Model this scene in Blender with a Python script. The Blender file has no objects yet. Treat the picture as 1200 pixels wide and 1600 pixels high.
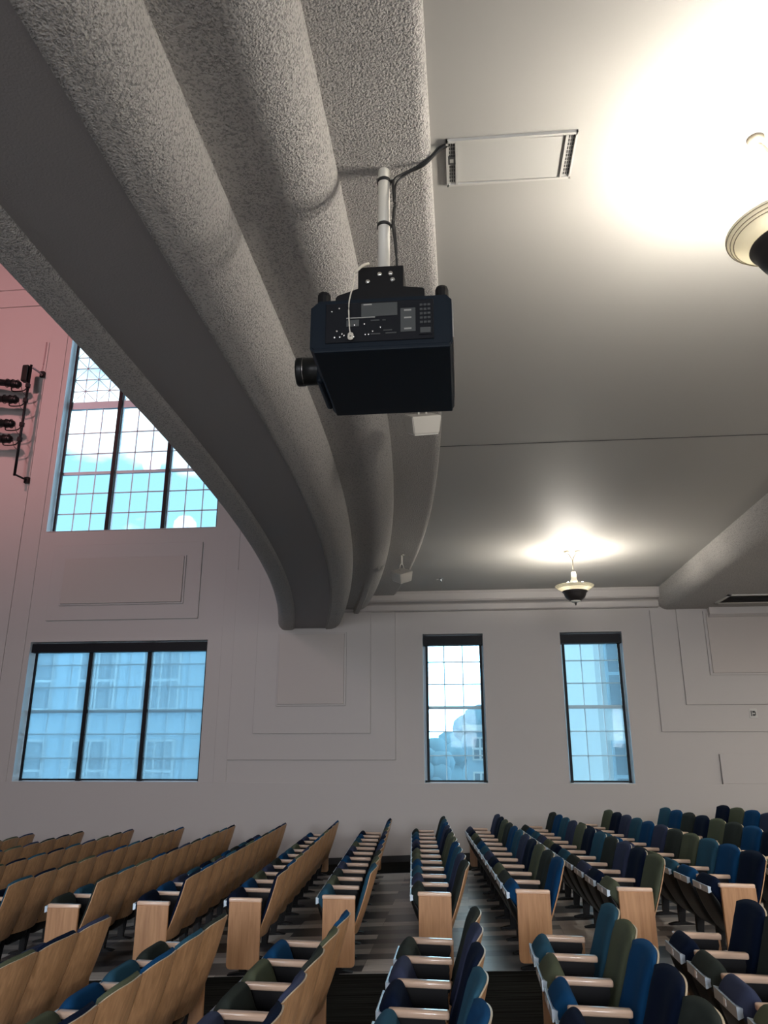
import bpy, bmesh, math, random
from math import sin, cos, pi, radians
from mathutils import Vector, Matrix
random.seed(7)
C = bpy.context.scene.collection
sc = bpy.context.scene

# ------------------------------------------------------------------ camera, world, lights, exposure
EYE = 1.894
F_PX, PITCH, YAW = 1198.85, 0.3053, -0.0991
cd = bpy.data.cameras.new('camera'); cam = bpy.data.objects.new('camera', cd); C.objects.link(cam)
cd.sensor_fit = 'VERTICAL'; cd.sensor_height = 36.0; cd.lens = F_PX / 1600.0 * 36.0
cd.clip_start = 0.05; cd.clip_end = 300
cam.location = (0, 0, EYE); cam.rotation_euler = (pi / 2 + PITCH, 0, -YAW)
sc.camera = cam
sc.view_settings.view_transform = 'Standard'; sc.view_settings.look = 'None'
sc.view_settings.gamma = 1; sc.view_settings.use_curve_mapping = False
sc.view_settings.exposure = 0.0

LAMP_W = 72.0
SKY_STRENGTH = 2.6
w = bpy.data.worlds.new('sky'); sc.world = w; w.use_nodes = True
nt = w.node_tree; nt.nodes.clear()
out = nt.nodes.new('ShaderNodeOutputWorld'); bg = nt.nodes.new('ShaderNodeBackground')
tc = nt.nodes.new('ShaderNodeTexCoord'); mp = nt.nodes.new('ShaderNodeMapping'); mp.inputs['Scale'].default_value = (1, 1, 2.2)
nz = nt.nodes.new('ShaderNodeTexNoise'); nz.inputs['Scale'].default_value = 5.0; nz.inputs['Detail'].default_value = 5
cr = nt.nodes.new('ShaderNodeValToRGB')
cr.color_ramp.elements[0].position = 0.44; cr.color_ramp.elements[0].color = (0.20, 0.40, 0.50, 1)
cr.color_ramp.elements[1].position = 0.56; cr.color_ramp.elements[1].color = (0.92, 1.0, 1.0, 1)
nt.links.new(tc.outputs['Generated'], mp.inputs['Vector']); nt.links.new(mp.outputs['Vector'], nz.inputs['Vector'])
nt.links.new(nz.outputs['Fac'], cr.inputs['Fac']); # bright hazy band low over the horizon
sx = nt.nodes.new('ShaderNodeSeparateXYZ'); hr = nt.nodes.new('ShaderNodeMapRange'); hr.inputs['From Min'].default_value = 0.10; hr.inputs['From Max'].default_value = 0.24
hr.inputs['To Min'].default_value = 1.0; hr.inputs['To Max'].default_value = 0.0
hm = nt.nodes.new('ShaderNodeMix'); hm.data_type = 'RGBA'; hm.inputs[7].default_value = (2.1, 3.5, 4.5, 1)
nt.links.new(tc.outputs['Generated'], sx.inputs[0]); nt.links.new(sx.outputs['Z'], hr.inputs['Value']); nt.links.new(hr.outputs[0], hm.inputs[0])
nt.links.new(cr.outputs['Color'], hm.inputs[6]); nt.links.new(hm.outputs[2], bg.inputs['Color'])
nt.links.new(bg.outputs['Background'], out.inputs['Surface']); bg.inputs['Strength'].default_value = SKY_STRENGTH

def area(name, loc, rot, sx, sy, power, col, portal=False):
    l = bpy.data.lights.new(name, 'AREA'); l.shape = 'RECTANGLE'; l.size = sx; l.size_y = sy
    l.energy = power; l.color = col
    if portal: l.cycles.is_portal = True
    o = bpy.data.objects.new(name, l); C.objects.link(o); o.location = loc; o.rotation_euler = rot
    return o
YW = 15.48
# daylight portals in the openings of the window wall (area light -Z axis must look into the room, -Y)
for (x0, x1, z0, z1) in ((-9.04, -5.2, 1.37, 4.15), (-9.04, -5.2, 6.57, 12.0), (-0.76, 0.44, 1.36, 4.19), (1.96, 3.15, 1.36, 4.19)):
    area('window_portal', ((x0+x1)/2, YW+0.42, (z0+z1)/2), (-pi/2, 0, 0), x1-x0, z1-z0, 1, (1, 1, 1), True)
# added fill as from windows in the opposite side wall, unseen behind the camera
for x in (-7.0, 0.0, 2.6, 8.0):
    area('opposite_window_fill', (x, -8.8, 2.8), (pi/2-0.32, 0, 0), 1.3 if x > -1 else 3.6, 2.7, 172 if x > -1 else 330, (0.92, 0.94, 1.0))
    bpy.context.scene.collection.objects[-1].data.spread = radians(105)
# unseen fill lights added under the balcony to brighten the seat backs
for x, y in ((6.6, -1.0), (6.6, 4.0), (6.6, 9.0), (10.0, 1.0), (10.0, 6.0), (10.0, 11.5)):
    area('balcony_fill', (x, y, 4.56), (0, 0, 0), 0.5, 0.5, 155, (1.0, 0.92, 0.80))
# more added fill, placed as a high window of the stage side, opposite wall
area('opposite_high_window_fill', (-7.0, -8.8, 9.0), (pi/2, 0, 0), 3.8, 5.0, 500, (0.9, 0.92, 1.0))
# pink stage wash on the side wall left of the arch
sl = bpy.data.lights.new('stage_wash', 'SPOT'); sl.energy = 1750; sl.color = (1.0, 0.42, 0.43); sl.spot_size = radians(80); sl.spot_blend = 1.0; sl.shadow_soft_size = 0.3
so = bpy.data.objects.new('stage_wash', sl); C.objects.link(so); so.location = (-10.5, 7.5, 11.5)
so.rotation_euler = (Vector((-10.9, 15.48, 10.8)) - Vector(so.location)).to_track_quat('-Z', 'Y').to_euler()

sl2 = bpy.data.lights.new('stage_wash_low', 'SPOT'); sl2.energy = 420; sl2.color = (1.0, 0.50, 0.48); sl2.spot_size = radians(75); sl2.spot_blend = 1.0; sl2.shadow_soft_size = 0.4
so2 = bpy.data.objects.new('stage_wash_low', sl2); C.objects.link(so2); so2.location = (-9.5, 6.5, 9.5)
so2.rotation_euler = (Vector((-8.2, 15.48, 4.8)) - Vector(so2.location)).to_track_quat('-Z', 'Y').to_euler()

# ------------------------------------------------------------------ materials
def mat(name, col, rough=0.5, metal=0.0, spec=0.5, emit=None, estr=0, sheen=0):
    m = bpy.data.materials.new(name); m.use_nodes = True
    b = m.node_tree.nodes['Principled BSDF']
    b.inputs['Base Color'].default_value = (*col, 1); b.inputs['Roughness'].default_value = rough
    b.inputs['Metallic'].default_value = metal; b.inputs['Specular IOR Level'].default_value = spec
    if sheen: b.inputs['Sheen Weight'].default_value = sheen
    if emit: b.inputs['Emission Color'].default_value = (*emit, 1); b.inputs['Emission Strength'].default_value = estr
    return m
def nodes(m): return m.node_tree.nodes, m.node_tree.links, m.node_tree.nodes['Principled BSDF']
def noise_bump(m, scale, strength, dist, detail=3, vec=None):
    N, L, b = nodes(m)
    t = N.new('ShaderNodeTexCoord'); n = N.new('ShaderNodeTexNoise'); n.inputs['Scale'].default_value = scale; n.inputs['Detail'].default_value = detail
    if vec:
        mpn = N.new('ShaderNodeMapping'); mpn.inputs['Scale'].default_value = vec
        L.new(t.outputs['Object'], mpn.inputs['Vector']); L.new(mpn.outputs['Vector'], n.inputs['Vector'])
    else: L.new(t.outputs['Object'], n.inputs['Vector'])
    bp = N.new('ShaderNodeBump'); bp.inputs['Strength'].default_value = strength; bp.inputs['Distance'].default_value = dist
    L.new(n.outputs['Fac'], bp.inputs['Height']); L.new(bp.outputs['Normal'], b.inputs['Normal'])
    return n
def ramp(m, src, stops, sock='Base Color'):
    N, L, b = nodes(m); r = N.new('ShaderNodeValToRGB'); e = r.color_ramp.elements
    e[0].position, e[0].color = stops[0][0], (*stops[0][1], 1); e[1].position, e[1].color = stops[-1][0], (*stops[-1][1], 1)
    for p, c in stops[1:-1]: k = e.new(p); k.color = (*c, 1)
    L.new(src, r.inputs['Fac']); L.new(r.outputs['Color'], b.inputs[sock]); return r

M_wall = mat('wall_paint', (0.435, 0.408, 0.393), 0.55); noise_bump(M_wall, 60, 0.05, 0.003)
M_panel = mat('wall_panel_paint', (0.425, 0.385, 0.36), 0.55)
M_ceil = mat('ceiling_paint', (0.42, 0.408, 0.385), 0.6, spec=0.2); noise_bump(M_ceil, 1.3, 0.12, 0.02, 2, (0.25, 1.6, 1))
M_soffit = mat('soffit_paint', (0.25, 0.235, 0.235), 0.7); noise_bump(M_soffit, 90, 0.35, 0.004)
# popcorn acoustic plaster: pitted and lumpy
M_plaster = mat('acoustic_plaster', (0.42, 0.40, 0.385), 0.85, spec=0.25)
N, L, b = nodes(M_plaster)
t = N.new('ShaderNodeTexCoord'); v = N.new('ShaderNodeTexVoronoi'); v.feature = 'SMOOTH_F1'; v.inputs['Scale'].default_value = 95; v.inputs['Smoothness'].default_value = 0.5
n1 = N.new('ShaderNodeTexNoise'); n1.inputs['Scale'].default_value = 72; n1.inputs['Detail'].default_value = 2
mx = N.new('ShaderNodeMath'); mx.operation = 'MULTIPLY_ADD'; mx.inputs[1].default_value = 0.8
L.new(t.outputs['Object'], n1.inputs['Vector']); L.new(t.outputs['Object'], v.inputs['Vector'])
rr = N.new('ShaderNodeValToRGB'); rr.color_ramp.elements[0].position = 0.40; rr.color_ramp.elements[1].position = 0.50
L.new(n1.outputs['Fac'], rr.inputs['Fac'])
L.new(rr.outputs['Color'], mx.inputs[0]); L.new(v.outputs['Distance'], mx.inputs[2])
bp = N.new('ShaderNodeBump'); bp.inputs['Strength'].default_value = 0.8; bp.inputs['Distance'].default_value = 0.009
L.new(mx.outputs[0], bp.inputs['Height']); L.new(bp.outputs['Normal'], b.inputs['Normal'])
ramp(M_plaster, n1.outputs['Fac'], [(0.38, (0.29, 0.28, 0.27)), (0.46, (0.45, 0.43, 0.41))])

# floors
M_carpet = mat('aisle_carpet', (0.04, 0.042, 0.04), 0.95, spec=0.02)
N, L, b = nodes(M_carpet)
t = N.new('ShaderNodeTexCoord'); mpn = N.new('ShaderNodeMapping'); mpn.inputs['Scale'].default_value = (0.5, 26, 1)
n1 = N.new('ShaderNodeTexNoise'); n1.inputs['Scale'].default_value = 1.6; n1.inputs['Detail'].default_value = 4
L.new(t.outputs['Object'], mpn.inputs['Vector']); L.new(mpn.outputs['Vector'], n1.inputs['Vector'])
ramp(M_carpet, n1.outputs['Fac'], [(0.38, (0.005, 0.005, 0.005)), (0.62, (0.022, 0.023, 0.021))])
M_plank = mat('vinyl_planks', (0.1, 0.1, 0.1), 0.34, spec=1.0)
N, L, b = nodes(M_plank)
t = N.new('ShaderNodeTexCoord'); br = N.new('ShaderNodeTexBrick')
br.inputs['Color1'].default_value = (0, 0, 0, 1); br.inputs['Color2'].default_value = (1, 1, 1, 1); br.inputs['Mortar'].default_value = (0.3, 0.3, 0.3, 1)
br.inputs['Scale'].default_value = 1; br.inputs['Mortar Size'].default_value = 0.0015; br.inputs['Brick Width'].default_value = 1.0; br.inputs['Row Height'].default_value = 0.215; br.offset = 0.37; br.offset_frequency = 3; br.squash = 1
L.new(t.outputs['Object'], br.inputs['Vector'])
rp = N.new('ShaderNodeValToRGB'); rp.color_ramp.interpolation = 'CONSTANT'; e = rp.color_ramp.elements
e[0].position = 0; e[0].color = (0.055, 0.058, 0.066, 1); e[1].position = 0.30; e[1].color = (0.18, 0.18, 0.18, 1)
k = e.new(0.52); k.color = (0.42, 0.40, 0.38, 1); k = e.new(0.72); k.color = (0.78, 0.74, 0.69, 1)
L.new(br.outputs['Color'], rp.inputs['Fac'])
n2 = N.new('ShaderNodeTexNoise'); n2.inputs['Scale'].default_value = 3; n2.inputs['Detail'].default_value = 5; mp2 = N.new('ShaderNodeMapping'); mp2.inputs['Scale'].default_value = (1.2, 14, 1)
L.new(t.outputs['Object'], mp2.inputs['Vector']); L.new(mp2.outputs['Vector'], n2.inputs['Vector'])
ml = N.new('ShaderNodeMix'); ml.data_type = 'RGBA'; ml.blend_type = 'MULTIPLY'; ml.inputs[0].default_value = 0.6
r2 = N.new('ShaderNodeValToRGB'); r2.color_ramp.elements[0].position = 0.3; r2.color_ramp.elements[0].color = (0.55, 0.55, 0.55, 1); r2.color_ramp.elements[1].position = 0.65
L.new(n2.outputs['Fac'], r2.inputs['Fac']); L.new(rp.outputs['Color'], ml.inputs[6]); L.new(r2.outputs['Color'], ml.inputs[7]); L.new(ml.outputs[2], b.inputs['Base Color'])
bp = N.new('ShaderNodeBump'); bp.inputs['Strength'].default_value = 0.15; bp.inputs['Distance'].default_value = 0.002
L.new(n2.outputs['Fac'], bp.inputs['Height']); L.new(bp.outputs['Normal'], b.inputs['Normal'])
M_unseen = mat('dark_unseen_wall', (0.10, 0.09, 0.085), 0.9)  # unseen walls, darkened to bounce less light
M_base = mat('rubber_baseboard', (0.012, 0.012, 0.013), 0.5)

def wood(name, c0, c1, rough, vec=(14, 14, 1.2)):
    m = mat(name, c1, rough); N, L, b = nodes(m)
    t = N.new('ShaderNodeTexCoord'); mpn = N.new('ShaderNodeMapping'); mpn.inputs['Scale'].default_value = vec
    n = N.new('ShaderNodeTexNoise'); n.inputs['Scale'].default_value = 2.4; n.inputs['Detail'].default_value = 5; n.inputs['Distortion'].default_value = 0.6
    oi = N.new('ShaderNodeObjectInfo'); ad = N.new('ShaderNodeVectorMath'); ad.operation = 'ADD'
    cb = N.new('ShaderNodeCombineXYZ'); mu = N.new('ShaderNodeMath'); mu.operation = 'MULTIPLY'; mu.inputs[1].default_value = 23
    L.new(oi.outputs['Random'], mu.inputs[0]); L.new(mu.outputs[0], cb.inputs['X']); L.new(mu.outputs[0], cb.inputs['Z'])
    L.new(t.outputs['Object'], mpn.inputs['Vector']); L.new(mpn.outputs['Vector'], ad.inputs[0]); L.new(cb.outputs[0], ad.inputs[1]); L.new(ad.outputs[0], n.inputs['Vector'])
    ramp(m, n.outputs['Fac'], [(0.3, c0), (0.7, c1)]); return m
M_shell = wood('veneer_seat_back', (0.37, 0.205, 0.10), (0.57, 0.33, 0.175), 0.38)
M_end = wood('maple_end_panel', (0.38, 0.19, 0.088), (0.52, 0.285, 0.14), 0.4)
M_arm = wood('maple_armrest', (0.66, 0.45, 0.32), (0.80, 0.58, 0.44), 0.2, (1.2, 14, 14)); M_arm.node_tree.nodes['Principled BSDF'].inputs['Coat Weight'].default_value = 0.6
M_ply = mat('veneer_edge', (0.62, 0.52, 0.38), 0.4)
M_blackmetal = mat('black_metal', (0.004, 0.004, 0.005), 0.5, spec=0.25)
M_blackplastic = mat('black_pan', (0.005, 0.006, 0.006), 0.38, spec=0.3)
M_plate = mat('aluminium_plate', (0.55, 0.64, 0.72), 0.38, 0.6)
M_label = mat('white_label', (0.8, 0.8, 0.8), 0.5)
FAB = {'navy': (0.004, 0.009, 0.026), 'blue': (0.006, 0.050, 0.138), 'teal': (0.024, 0.080, 0.128),
       'slate purple': (0.036, 0.046, 0.090), 'olive green': (0.080, 0.094, 0.062), 'dark grey-green': (0.027, 0.034, 0.031)}
MF = {}
for k_, c_ in FAB.items():
    m = mat('fabric_' + k_.replace(' ', '_').replace('-', '_'), c_, 0.95, spec=0.08)
    noise_bump(m, 420, 0.3, 0.002); MF[k_] = m

# windows
def film(name, tint, transp, col, trans_w=0.75):
    m = bpy.data.materials.new(name); m.use_nodes = True; N = m.node_tree.nodes; L = m.node_tree.links; N.clear()
    o = N.new('ShaderNodeOutputMaterial'); a = N.new('ShaderNodeBsdfTransparent'); a.inputs['Color'].default_value = (*tint, 1)
    d = N.new('ShaderNodeBsdfDiffuse'); d.inputs['Color'].default_value = (*col, 1); tr = N.new('ShaderNodeBsdfTranslucent'); tr.inputs['Color'].default_value = (*col, 1)
    x1 = N.new('ShaderNodeMixShader'); x1.inputs[0].default_value = trans_w; L.new(d.outputs[0], x1.inputs[1]); L.new(tr.outputs[0], x1.inputs[2])
    x2 = N.new('ShaderNodeMixShader'); x2.inputs[0].default_value = transp; L.new(x1.outputs[0], x2.inputs[1]); L.new(a.outputs[0], x2.inputs[2]); L.new(x2.outputs[0], o.inputs['Surface'])
    return m
M_shade_dense = film('shade_mesh_dense', (0.85, 0.93, 0.96), 0.55, (0.55, 0.74, 0.84))
M_shade_open = film('shade_mesh_open', (0.97, 1.0, 1.0), 0.85, (0.65, 0.85, 0.95))
def glass(name):
    m = bpy.data.materials.new(name); m.use_nodes = True; N = m.node_tree.nodes; L = m.node_tree.links; N.clear()
    o = N.new('ShaderNodeOutputMaterial'); a = N.new('ShaderNodeBsdfTransparent'); a.inputs['Color'].default_value = (0.93, 0.98, 1.0, 1)
    g = N.new('ShaderNodeBsdfGlossy'); g.inputs['Roughness'].default_value = 0.02
    x = N.new('ShaderNodeMixShader'); x.inputs[0].default_value = 0.008; L.new(a.outputs[0], x.inputs[1]); L.new(g.outputs[0], x.inputs[2]); L.new(x.outputs[0], o.inputs['Surface'])
    return m
M_glass = glass('window_glass')
M_sash = mat('sash_paint', (0.55, 0.62, 0.68), 0.45)
M_cassette = mat('shade_cassette', (0.004, 0.005, 0.008), 0.5, spec=0.2)
M_sill = mat('sill_paint', (0.75, 0.78, 0.8), 0.4)
# lamps / av
M_brass = mat('brushed_bronze', (0.42, 0.38, 0.30), 0.35, 0.6)
M_enamel = mat('cream_enamel', (0.78, 0.76, 0.68), 0.35)
M_bowl = mat('dark_bronze_bowl', (0.035, 0.030, 0.030), 0.38, 0.3)
M_saucer = film('opal_saucer', (1, 1, 1), 0.0, (0.96, 0.93, 0.83), 0.42)
M_bulb = mat('bulb', (1, 1, 1), 0.5, emit=(1.0, 0.9, 0.72), estr=12)
M_projector = mat('projector_case', (0.003, 0.008, 0.015), 0.5, spec=0.2)
M_projside = mat('projector_side_grey', (0.30, 0.29, 0.27), 0.5)
M_proj_panel = mat('projector_panel', (0.005, 0.006, 0.009), 0.5, spec=0.2)
M_greylabel = mat('grey_label', (0.05, 0.055, 0.055), 0.5)
M_lightlabel = mat('light_label', (0.30, 0.30, 0.28), 0.5)
M_chrome = mat('chrome', (0.6, 0.6, 0.58), 0.25, 1.0)
M_lens = mat('lens_glass', (0.01, 0.012, 0.02), 0.05)
M_pipe = mat('white_pipe', (0.66, 0.63, 0.56), 0.4)
M_cable = mat('black_cable', (0.012, 0.012, 0.012), 0.5)
M_wirerope = mat('pale_wire_rope', (0.6, 0.56, 0.48), 0.45)
M_box = mat('ceiling_box_white', (0.50, 0.49, 0.465), 0.55)
M_slot = mat('slot_dark', (0.05, 0.05, 0.05), 0.7)
M_spk = mat('speaker_white', (0.42, 0.40, 0.36), 0.5)
M_groove = mat('groove_dark', (0.06, 0.06, 0.06), 0.8)

# ------------------------------------------------------------------ mesh helpers
def link(name, bm, m, parent=None, smooth=False, loc=None, mats=None):
    bmesh.ops.recalc_face_normals(bm, faces=bm.faces)
    me = bpy.data.meshes.new(name); bm.to_mesh(me); bm.free()
    for mm in (mats or [m]): me.materials.append(mm)
    if smooth:
        for p in me.polygons: p.use_smooth = True
    o = bpy.data.objects.new(name, me); C.objects.link(o)
    if parent: o.parent = parent
    if loc: o.location = loc
    return o
def tag(o, label, cat, group=None):
    o['label'] = label; o['category'] = cat
    if group: o['group'] = group
    return o
def struct(o): o['kind'] = 'structure'; return o
def empty(name, loc, rz=0, label=None, cat=None, group=None):
    o = bpy.data.objects.new(name, None); o.empty_display_size = 0.1; C.objects.link(o); o.location = loc; o.rotation_euler = (0, 0, rz)
    if label: tag(o, label, cat, group)
    return o
def box(bm, x0, x1, y0, y1, z0, z1, mi=0):
    v = [bm.verts.new(p) for p in ((x0,y0,z0),(x1,y0,z0),(x1,y1,z0),(x0,y1,z0),(x0,y0,z1),(x1,y0,z1),(x1,y1,z1),(x0,y1,z1))]
    for f in ((0,3,2,1),(4,5,6,7),(0,1,5,4),(1,2,6,5),(2,3,7,6),(3,0,4,7)):
        q = bm.faces.new([v[i] for i in f]); q.material_index = mi
    return v
def bbox(x0, x1, y0, y1, z0, z1, bev=0.0, seg=2):
    bm = bmesh.new(); box(bm, x0, x1, y0, y1, z0, z1)
    if bev: bmesh.ops.bevel(bm, geom=bm.edges[:], offset=bev, segments=seg, affect='EDGES', profile=0.5)
    return bm
def prism(bm, pts, a0, a1, axis='y', mi=0):
    def P(p, a):
        return (p[0], a, p[1]) if axis == 'y' else ((a, p[0], p[1]) if axis == 'x' else (p[0], p[1], a))
    A = [bm.verts.new(P(p, a0)) for p in pts]; B = [bm.verts.new(P(p, a1)) for p in pts]; n = len(pts)
    fs = [bm.faces.new(A), bm.faces.new(B[::-1])]
    for i in range(n): fs.append(bm.faces.new((A[i], B[i], B[(i+1) % n], A[(i+1) % n])))
    for f in fs: f.material_index = mi
    return A, B
def lathe(bm, prof, seg=40, c=(0,0,0), axis='z', close=False):
    rings = []
    for r, z in prof:
        ring = []
        for i in range(seg):
            a = 2*pi*i/seg
            if axis == 'z': p = (c[0]+r*cos(a), c[1]+r*sin(a), c[2]+z)
            elif axis == 'x': p = (c[0]+z, c[1]+r*cos(a), c[2]+r*sin(a))
            else: p = (c[0]+r*cos(a), c[1]+z, c[2]+r*sin(a))
            ring.append(bm.verts.new(p))
        rings.append(ring)
    for k in range(len(rings)-1):
        for i in range(seg):
            j = (i+1) % seg
            bm.faces.new((rings[k][i], rings[k][j], rings[k+1][j], rings[k+1][i]))
    if close:
        for i in range(seg):
            j = (i+1) % seg
            bm.faces.new((rings[-1][i], rings[-1][j], rings[0][j], rings[0][i]))
    else:
        if prof[0][0] > 1e-4: bm.faces.new(rings[0][::-1])
        if prof[-1][0] > 1e-4: bm.faces.new(rings[-1])
    bmesh.ops.remove_doubles(bm, verts=bm.verts[:], dist=1e-6)
    return rings
def tube(bm, pts, r, seg=10):
    pts = [Vector(p) for p in pts]; rings = []
    up = Vector((0, 0, 1))
    for i, p in enumerate(pts):
        d = (pts[min(i+1, len(pts)-1)] - pts[max(i-1, 0)]).normalized()
        u = d.cross(up)
        if u.length < 0.05: u = d.cross(Vector((0, 1, 0)))
        u.normalize(); v_ = d.cross(u)
        rings.append([bm.verts.new(p + (u*cos(2*pi*k/seg) + v_*sin(2*pi*k/seg))*r) for k in range(seg)])
    for a, b_ in zip(rings, rings[1:]):
        for k in range(seg): bm.faces.new((a[k], a[(k+1) % seg], b_[(k+1) % seg], b_[k]))
    bm.faces.new(rings[0][::-1]); bm.faces.new(rings[-1])
def spline(ctrl, n=8):
    P = [Vector(p) for p in ctrl]; P = [2*P[0]-P[1]] + P + [2*P[-1]-P[-2]]; o = []
    for i in range(1, len(P)-2):
        for k in range(n):
            t = k/n; a, b_, c_, d = P[i-1], P[i], P[i+1], P[i+2]
            o.append(0.5*((2*b_)+(c_-a)*t+(2*a-5*b_+4*c_-d)*t*t+(3*b_-a-3*c_+d)*t**3))
    o.append(P[-2]); return o

# ------------------------------------------------------------------ floor (rakes up towards the rear = +X)
TH = 0.0635; RK = 0.0456
SX = Vector((cos(TH), sin(TH), 0)); SY = Vector((-sin(TH), cos(TH), 0))
def fz(x, y): return RK*(x*cos(TH) + y*sin(TH))
def flat(name, poly, off, m):
    bm = bmesh.new(); bm.faces.new([bm.verts.new((x, y, fz(x, y)+off)) for x, y in poly])
    r = bmesh.ops.extrude_face_region(bm, geom=bm.faces[:]); bmesh.ops.translate(bm, verts=[g for g in r['geom'] if isinstance(g, bmesh.types.BMVert)], vec=(0, 0, -0.1 if off == 0 else -off*0.9))
    return link(name, bm, m)
struct(flat('floor', [(-16, -9), (14, -9), (14, YW), (-16, YW)], 0, M_carpet))
def seatpt(sx, sy): p = SX*sx + SY*sy; return (p.x, p.y)
pl = flat('floor_planks_far', [(-11, 8.22), seatpt(-8, 8.35), seatpt(-1.5, 8.02), seatpt(1.1, 7.80), seatpt(9, 7.2), (10, 13.95), (-11, 14.1)], 0.003, M_plank); pl.name = 'floor_planks'; struct(pl)
pl = flat('floor_planks', [(-11, -3), (9, -3), (9, 6.1), (-11, 6.1)], 0.003, M_plank); struct(pl)

# ------------------------------------------------------------------ window wall with openings
def wall_grid(name, xs, zs, holes, y0, y1, m, bottom=None):
    bm = bmesh.new()
    def solid(i, j):
        if i < 0 or j < 0 or i >= len(xs)-1 or j >= len(zs)-1: return False
        cx, cz = (xs[i]+xs[i+1])/2, (zs[j]+zs[j+1])/2
        return not any(h[0] < cx < h[1] and h[2] < cz < h[3] for h in holes)
    V = {}
    def vv(i, j, y):
        k = (i, j, y)
        if k not in V: V[k] = bm.verts.new((xs[i], y, zs[j]))
        return V[k]
    for i in range(len(xs)-1):
        for j in range(len(zs)-1):
            if not solid(i, j): continue
            bm.faces.new((vv(i,j,y0), vv(i+1,j,y0), vv(i+1,j+1,y0), vv(i,j+1,y0)))
            bm.faces.new((vv(i,j,y1), vv(i,j+1,y1), vv(i+1,j+1,y1), vv(i+1,j,y1)))
            if not solid(i-1, j): bm.faces.new((vv(i,j,y0), vv(i,j+1,y0), vv(i,j+1,y1), vv(i,j,y1)))
            if not solid(i+1, j): bm.faces.new((vv(i+1,j,y0), vv(i+1,j,y1), vv(i+1,j+1,y1), vv(i+1,j+1,y0)))
            if not solid(i, j-1): bm.faces.new((vv(i,j,y0), vv(i,j,y1), vv(i+1,j,y1), vv(i+1,j,y0)))
            if not solid(i, j+1): bm.faces.new((vv(i,j+1,y0), vv(i+1,j+1,y0), vv(i+1,j+1,y1), vv(i,j+1,y1)))
    o = link(name, bm, None, mats=[m, M_sill])
    for p in o.data.polygons:
        if abs(p.normal.y) < 0.5 and -0.9 < p.center.z < 13.9 and -15.9 < p.center.x < 13.9: p.material_index = 1  # reveals made pale: skylight on the jambs put into their colour
    return o
W1 = (-9.04, -5.20, 1.365, 4.145); WU = (-9.04, -5.18, 6.57, 12.0); W3 = (-0.76, 0.44, 1.36, 4.19); W4 = (1.955, 3.15, 1.36, 4.19)
holes = [W1, WU, W3, W4]
xs = sorted({-16, 14, *[h[0] for h in holes], *[h[1] for h in holes]}); zs = sorted({-1.0, 14.0, *[h[2] for h in holes], *[h[3] for h in holes]})
struct(wall_grid('wall_far', xs, zs, holes, YW, YW+0.34, M_wall))
# stepped plaster panels of the wall: raised slabs
def slab(name, x0, x1, z0, z1, d, m=M_wall):
    return struct(link(name, bbox(x0, x1, YW-d*1.9, YW+0.01, z0, z1, 0.004, 1), m))
slab('trim_1', -4.64, -1.31, 1.78, 5.6, 0.018); slab('trim_2', -4.14, -1.80, 2.275, 5.6, 0.036)
slab('trim_3', -3.69, -2.29, 2.795, 4.24, 0.050); slab('trim_4', -3.66, -2.33, 2.83, 4.21, 0.062, M_panel)
slab('trim_5', -8.77, -5.44, 4.59, 6.24, 0.020); slab('trim_6', -8.50, -5.77, 4.90, 5.945, 0.034); slab('trim_7', -8.46, -5.81, 4.935, 5.92, 0.050, M_panel)
slab('trim_8', 3.72, 14, 2.29, 4.6, 0.018); slab('trim_9', 4.215, 14, 2.78, 4.6, 0.036)
slab('trim_10', 4.71, 14, 3.32, 4.55, 0.050); slab('trim_11', 4.76, 14, 3.36, 4.5, 0.062, M_panel)
slab('trim_12', 4.705, 14, 1.37, 1.89, 0.030)
slab('trim_13', -16, -9.59, 1.36, 11.3, 0.018); slab('trim_14', -9.59, -9.16, 1.36, 11.67, 0.009)
slab('trim_15', -16, -5.0, 12.34, 14, 0.02); slab('trim_16', -16, -5.0, 12.80, 14, 0.04)
slab('trim_17', -4.9, -4.64, 1.36, 9, 0.006)
# dado: lower wall stands forward, its top catches light
bm = bmesh.new(); box(bm, -16, 4.705, YW-0.05, YW+0.01, -1.0, 1.362); box(bm, 4.705, 14, YW-0.05, YW+0.01, -1.0, 1.40); struct(link('trim_18', bm, M_wall))
bm = bmesh.new(); v = box(bm, -16, 14, YW-0.075, YW+0.0, 0, 0.115)
for q in v: q.co.z += fz(q.co.x, YW) - 0.005
struct(link('baseboard_far', bm, M_base))
# other walls and ceilings (outside the frame)
struct(link('wall_left', bbox(-16.2, -16, -9, YW, -1.2, 14), M_wall)); struct(link('wall_right', bbox(14, 14.2, -9, YW, -1, 6), M_unseen))
struct(link('wall_near', bbox(-16, 14, -9.2, -9, -1.2, 14), M_unseen))
struct(link('ceiling_stage', bbox(-16, -2.0, -9, YW+0.3, 14, 14.2), M_wall))

# ------------------------------------------------------------------ ceiling and the stepped arch
ZC, ZD3, ZD2, ZD1 = 5.00, 4.93, 4.70, 4.40
def bend(Y, k=0.0115): return -k*max(0.0, Y-5.0)**2
XR = 3.87
ys = [-9 + i*0.5 for i in range(28)] + [5.0 + i*0.35 for i in range(1, 30)] + [YW+0.02]
ys = sorted(set(round(y, 4) for y in ys if y <= YW+0.02))
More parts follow.
